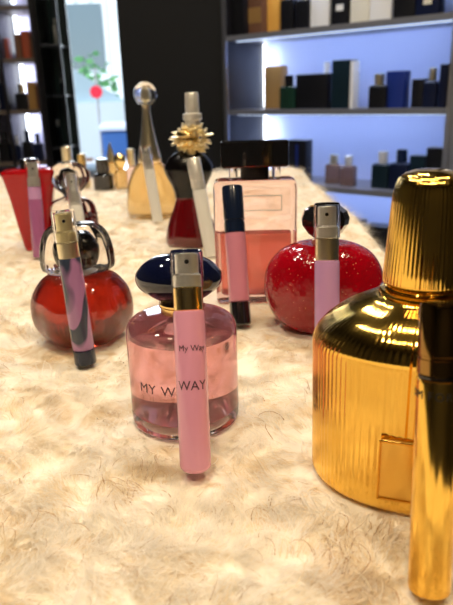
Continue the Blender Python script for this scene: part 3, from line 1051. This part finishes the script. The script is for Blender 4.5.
# bottom row in view
shelf_item('box', 302, 316, 205, 1, 'navy', 'navy carton left of the dark stone cap on the bottom shelf', 0.07, 0.05)
shelf_item('box', 343, 361, 220, 1, 'navy', 'navy carton right of the dark stone cap on the bottom shelf', 0.07, 0.05)
shelf_item('box', 364, 388, 226, 1, 'black', 'low wide black carton on the bottom shelf', 0.06, 0.06)

# ------------------------------------------------------------------ left hand shelving
LY = 3.0


def lz(py):
    return at_y(20, py, LY).z


LZ = [lz(162) - 0.245 * 2 - 0.01, lz(162) - 0.245, lz(162), lz(110), lz(58), lz(5), lz(5) + 0.25]
LX0 = at_y(-60, 80, LY).x
LX1 = at_y(40, 80, LY).x
XM = at_y(8, 80, LY).x
ls = thing('shelving_unit', 'dark shelving with brown cartons along the left edge', 'shelf', ((LX0 + LX1) / 2, LY, 0))
lw = LX1 - LX0
box_obj('back_panel', (0, 0.245, 1.15), (lw, 0.012, 2.3), M['lav_panel'], ls)
for xx in (-lw / 2, lw / 2 - 0.008):
    box_obj('upright', (xx, 0.12, 1.15), (0.016, 0.24, 2.3), M['dark_wood'], ls)
mxl = XM - (LX0 + LX1) / 2
box_obj('upright', (mxl - 0.02, 0.12, 1.15), (0.016, 0.236, 2.3), M['dark_wood'], ls)
for z in LZ:
    box_obj('shelf_board', (0, 0.115, z - 0.009), (lw - 0.03, 0.22, 0.018), mat('taupe board', (0.14, 0.11, 0.09), 0.5, vary=0.2), ls)
for k in range(1, len(LZ) - 1):
    zc = (LZ[k] + LZ[k + 1]) / 2
    box_obj('light_strip', (mxl + 0.002, 0.22, zc + 0.01), (0.014, 0.012, LZ[k + 1] - LZ[k] - 0.05), M['led'], ls)
    xc_ = (XM + LX1) / 2
    light('shelf_area_light', 'AREA', (xc_, LY + 0.10, LZ[k + 1] - 0.03), (xc_, LY + 0.24, LZ[k + 1] - 0.12), 0.22, (0.80, 0.80, 1.0), LX1 - XM - 0.04, 0.02)  # added unseen fill under each board, brightens the back panel beyond the strip
    wx = XM + 0.02
    light('shelf_area_light', 'AREA', (wx, LY + 0.19, zc + 0.06), (wx + 0.12, LY + 0.235, zc + 0.05), 0.14, (0.85, 0.88, 1.0), 0.02, 0.12)


def left_item(kind, pxl, pxr, pyt, si, col, label, v=0.06, d=0.06, cap='gold'):
    y = LY + v
    l_, r_ = at_y(pxl, pyt, y), at_y(pxr, pyt, y)
    zt = LZ[si]
    h = min(l_.z - zt, LZ[si + 1] - zt - 0.03) if si + 1 < len(LZ) else l_.z - zt
    w = r_.x - l_.x
    loc = ((l_.x + r_.x) / 2, y + d / 2, zt)
    if kind == 'box':
        t = thing('perfume_box', label, 'perfume box', loc, 0.0)
        box_obj('carton', (0, 0, h / 2), (w, d, h), box_colors[col], t, 0.0015)
    else:
        t = thing('shelf_perfume_bottle', label, 'perfume bottle', loc, 0.0)
        hb = h * 0.66
        loft_obj('glass_body', loft([(0, rrect(w * 0.92, d * 0.9, 0.004, 3)), (0.002, rrect(w, d, 0.005, 3)), (hb - 0.006, rrect(w, d, 0.005, 3)), (hb, rrect(w * 0.6, d * 0.6, 0.004, 3))]), box_colors.get(col) or M[col], t)
        loft_obj('cap', lathe([(w * 0.24, hb), (w * 0.28, hb + 0.001), (w * 0.28, h - 0.002), (w * 0.24, h)], 24), M[cap], t)
    return t


left_item('box', -2, 6, 38, 4, 'red', 'brick red carton on the upper left shelf at the picture edge')
left_item('box', 13, 19, 34, 4, 'brown', 'narrow brown carton on the upper left shelf')
left_item('box', 20, 28, 31, 4, 'red', 'brick red carton in the middle of the upper left shelf')
left_item('box', 29, 36, 36, 4, 'brown', 'short brown carton at the right end of the upper left shelf')
left_item('box', -3, 7, 84, 3, 'navy', 'navy carton at the left of the middle left shelf')
left_item('bottle', 13, 24, 84, 3, 'black', 'black bottle with gold cap on the middle left shelf', cap='pale_gold')
left_item('box', 26, 34, 82, 3, 'gold', 'gold carton on the middle left shelf')
left_item('box', 34.5, 39, 86, 3, 'brown', 'thin brown carton beside the gold one on the left shelf')
left_item('bottle', -4, 6, 133, 2, 'black', 'black bottle at the left of the lowest left shelf', v=0.02, cap='black_gloss')
left_item('bottle', 8, 18, 136, 2, 'navy', 'navy bottle with silver cap on the lowest left shelf', v=0.02, cap='silver')
left_item('bottle', 20, 29, 131, 2, 'black', 'black bottle in the middle of the lowest left shelf', v=0.02, cap='navy')
left_item('bottle', 31, 39, 134, 2, 'navy', 'dark bottle at the right of the lowest left shelf', v=0.02, cap='black_gloss')

# dark glazed cabinet between the left shelving and the shopfront
C0, C1 = at_y(41, 90, LY).x, at_y(64, 90, LY).x
cb = thing('display_cabinet', 'tall dark glazed cabinet left of the shopfront window', 'cabinet', ((C0 + C1) / 2, LY + 0.02, 0))
cw = C1 - C0
V, F = [], []
for xx in (-cw / 2 + 0.006, cw / 2 - 0.006):
    for yy in (0.006, 0.19):
        add_box(V, F, (xx, yy, 1.0), (0.012, 0.012, 2.0))
for zz in (0.05, 2.0):
    add_box(V, F, (0, 0.098, zz), (cw, 0.196, 0.03))
mesh_obj('cabinet_frame', V, F, M['black_satin'], cb, smooth=False)
box_obj('cabinet_back', (0, 0.200, 1.0), (cw, 0.008, 2.0), mat('dark green back', (0.015, 0.03, 0.028), 0.4), cb)
for zz in (lz(150), lz(97), lz(45)):
    box_obj('cabinet_shelf', (0, 0.098, zz), (cw - 0.026, 0.17, 0.008), M['shelf_edge'], cb)
box_obj('cabinet_door', (0, 0.002, 1.02), (cw - 0.026, 0.004, 1.9), M['pane'], cb)
for (pxa, pxb, pyt, pyz, c, lab) in ((55, 61, 18, 45, 'white', 'white pillar shaped bottle inside the dark cabinet'), (58, 63, 78, 97, 'teal', 'teal bottle inside the dark cabinet'), (52, 60, 120, 150, 'teal', 'dark teal bottle on the lowest shelf of the cabinet')):
    y = LY + 0.08
    a, b_ = at_y(pxa, pyt, y), at_y(pxb, pyt, y)
    zt = lz(pyz) + 0.004
    h = a.z - zt
    w = min(b_.x - a.x, 0.028)
    cxm = min((a.x + b_.x) / 2, C1 - 0.018 - w / 2)
    t = thing('cabinet_bottle', lab, 'perfume bottle', (cxm, y + 0.02, zt))
    loft_obj('glass_body', lathe([(w * 0.45, 0), (w * 0.5, 0.002), (w * 0.5, h * 0.7), (w * 0.3, h * 0.75)], 24), box_colors[c], t)
    loft_obj('cap', lathe([(w * 0.25, h * 0.75), (w * 0.28, h * 0.76), (w * 0.28, h)], 20), M['satin_silver'], t)

# ------------------------------------------------------------------ ceiling lamps
for i, ((x, y), e, c, s) in enumerate(KEYS):
    t = thing('ceiling_spotlight', 'round warm spotlight recessed in the dark ceiling', 'ceiling light', (x, y, CEIL), 0, 'recessed ceiling spotlights')
    loft_obj('lamp_ring', lathe([(s / 2 + 0.01, -0.02), (s / 2 + 0.02, -0.015), (s / 2 + 0.02, 0.0)], 32), M['steel'], t)
    loft_obj('lamp_face', lathe([(s / 2, -0.024), (s / 2, -0.0202)], 32), M['lamp'], t)

# ------------------------------------------------------------------ the street outside
pave = mat('pale paving', (0.72, 0.73, 0.74), 0.8, vary=0.1, vscale=3)
structure(box_obj('ground_street', (-2, 14, -0.08), (30, 19.2, 0.06), pave))
plank = mat('pale grey cladding', (0.62, 0.68, 0.70), 0.7, vary=0.08)
fac = thing('building', 'pale grey clad building across the street seen through the shopfront', 'building', (-2.6, 13.5, -0.05))
box_obj('wall', (0, 0.5, 3.0), (9.0, 1.0, 6.0), plank, fac)
V, F = [], []
for k in range(30):
    add_box(V, F, (-4.4 + 0.3 * k, -0.02, 3.0), (0.05, 0.04, 6.0))
mesh_obj('cladding_batten', V, F, mat('grey batten', (0.42, 0.48, 0.50), 0.7), fac, smooth=False)
for k in range(3):
    w_ = box_obj('window', (-2.4 + 2.2 * k, -0.03, 2.2), (1.0, 0.06, 1.2), mat('dark window glass', (0.10, 0.14, 0.16), 0.1), fac)

# parked car
cary, carx = 9.0, at_y(78, 130, 9.0).x - 0.4
car = thing('car', 'pale silver car parked outside beyond the shopfront', 'car', (carx, cary, -0.05), math.radians(12))


def car_section(pts, w):
    n = len(pts)
    V = [(x, -w / 2, z) for x, z in pts] + [(x, w / 2, z) for x, z in pts]
    F = [tuple(range(n)), tuple(range(2 * n - 1, n - 1, -1))]
    for i in range(n):
        j = (i + 1) % n
        F.append((j, i, n + i, n + j))
    return V, F


V, F = car_section([(-2.1, 0.30), (-2.15, 0.75), (-1.9, 0.92), (-1.2, 0.98), (1.1, 0.98), (1.9, 0.85), (2.15, 0.62), (2.15, 0.30)], 1.7)
mesh_obj('car_body', V, F, mat('silver blue car paint', (0.60, 0.70, 0.76), 0.25, 0.2), car, smooth=False)
V, F = car_section([(-1.6, 0.98), (-1.2, 1.42), (0.3, 1.46), (1.05, 0.98)], 1.5)
mesh_obj('car_glass', V, F, mat('car window glass', (0.30, 0.40, 0.45), 0.08), car, smooth=False)
for wx in (-1.35, 1.35):
    for wy in (-0.8, 0.8):
        V, F = tube_path([(wx, wy - 0.1, 0.33), (wx, wy + 0.1, 0.33)], 0.32, 24)
        mesh_obj('wheel', V, F, M['black_satin'], car)

# red street sign on a pole, green tree, blue bin
sgx = at_y(97, 92, 7.0)
sg = thing('street_sign', 'red sign on a thin pole outside the shopfront', 'sign', (sgx.x, 7.0, -0.05))
loft_obj('pole', lathe([(0.012, 0), (0.012, sgx.z + 0.3)], 12), M['steel'], sg)
V, F = tube_path([(0, -0.05, sgx.z + 0.05), (0, -0.03, sgx.z + 0.05)], 0.065, 28)
mesh_obj('sign_plate', V, F, mat('red sign paint', (0.70, 0.03, 0.06), 0.4), sg)
trx = at_y(82, 86, 11.0)
tr = thing('tree', 'small green tree across the street behind the parked car', 'tree', (trx.x, 11.0, -0.05))
V, F = tube_path([(0, 0, 0), (0.03, 0, 0.8), (0, 0, 1.4)], 0.07, 10)
mesh_obj('trunk', V, F, box_colors['brown'], tr)
V, F = [], []
rg = random.Random(5)
for k in range(240):
    d = Vector((rg.gauss(0, 1), rg.gauss(0, 1), rg.gauss(0, 0.7)))
    d = d.normalized() * rg.uniform(0.15, 0.62)
    c = Vector((0, 0, trx.z + 0.05)) + d
    q = Vector((rg.gauss(0, 1), rg.gauss(0, 1), rg.gauss(0, 1))).to_track_quat('Z', 'Y')
    b = len(V)
    for (lx_, ly_) in ((-0.09, 0), (0, -0.05), (0.09, 0), (0, 0.05)):
        V.append(c + q @ Vector((lx_, ly_, 0)))
    F.append((b, b + 1, b + 2, b + 3))
mesh_obj('foliage', V, F, mat('leaf green', (0.10, 0.30, 0.10), 0.6, vary=0.3), tr, smooth=False)
bnp = at_y(119, 150, 6.9)
bn = thing('waste_bin', 'blue waste bin on the pavement outside the shopfront', 'bin', (bnp.x, 6.9, -0.05))
bz = at_y(115, 122, 6.9).z + 0.05
loft_obj('bin_body', loft([(0.05, rrect(0.26, 0.26, 0.03)), (bz - 0.08, rrect(0.32, 0.32, 0.04))]), mat('blue bin plastic', (0.05, 0.14, 0.42), 0.4), bn)
loft_obj('bin_lid', loft([(bz - 0.08, rrect(0.35, 0.35, 0.04)), (bz - 0.04, rrect(0.35, 0.35, 0.04)), (bz, rrect(0.26, 0.24, 0.04))]), mat('pale bin lid', (0.55, 0.65, 0.85), 0.4), bn)
V, F = [], []
for sxx in (-0.12, 0.08):
    vs, fs = tube_path([(sxx, 0.1, 0.06), (sxx + 0.05, 0.1, 0.06)], 0.06, 14)
    b = len(V); V += vs; F += [tuple(b + i for i in f) for f in fs]
mesh_obj('bin_wheels', V, F, M['black_satin'], bn)
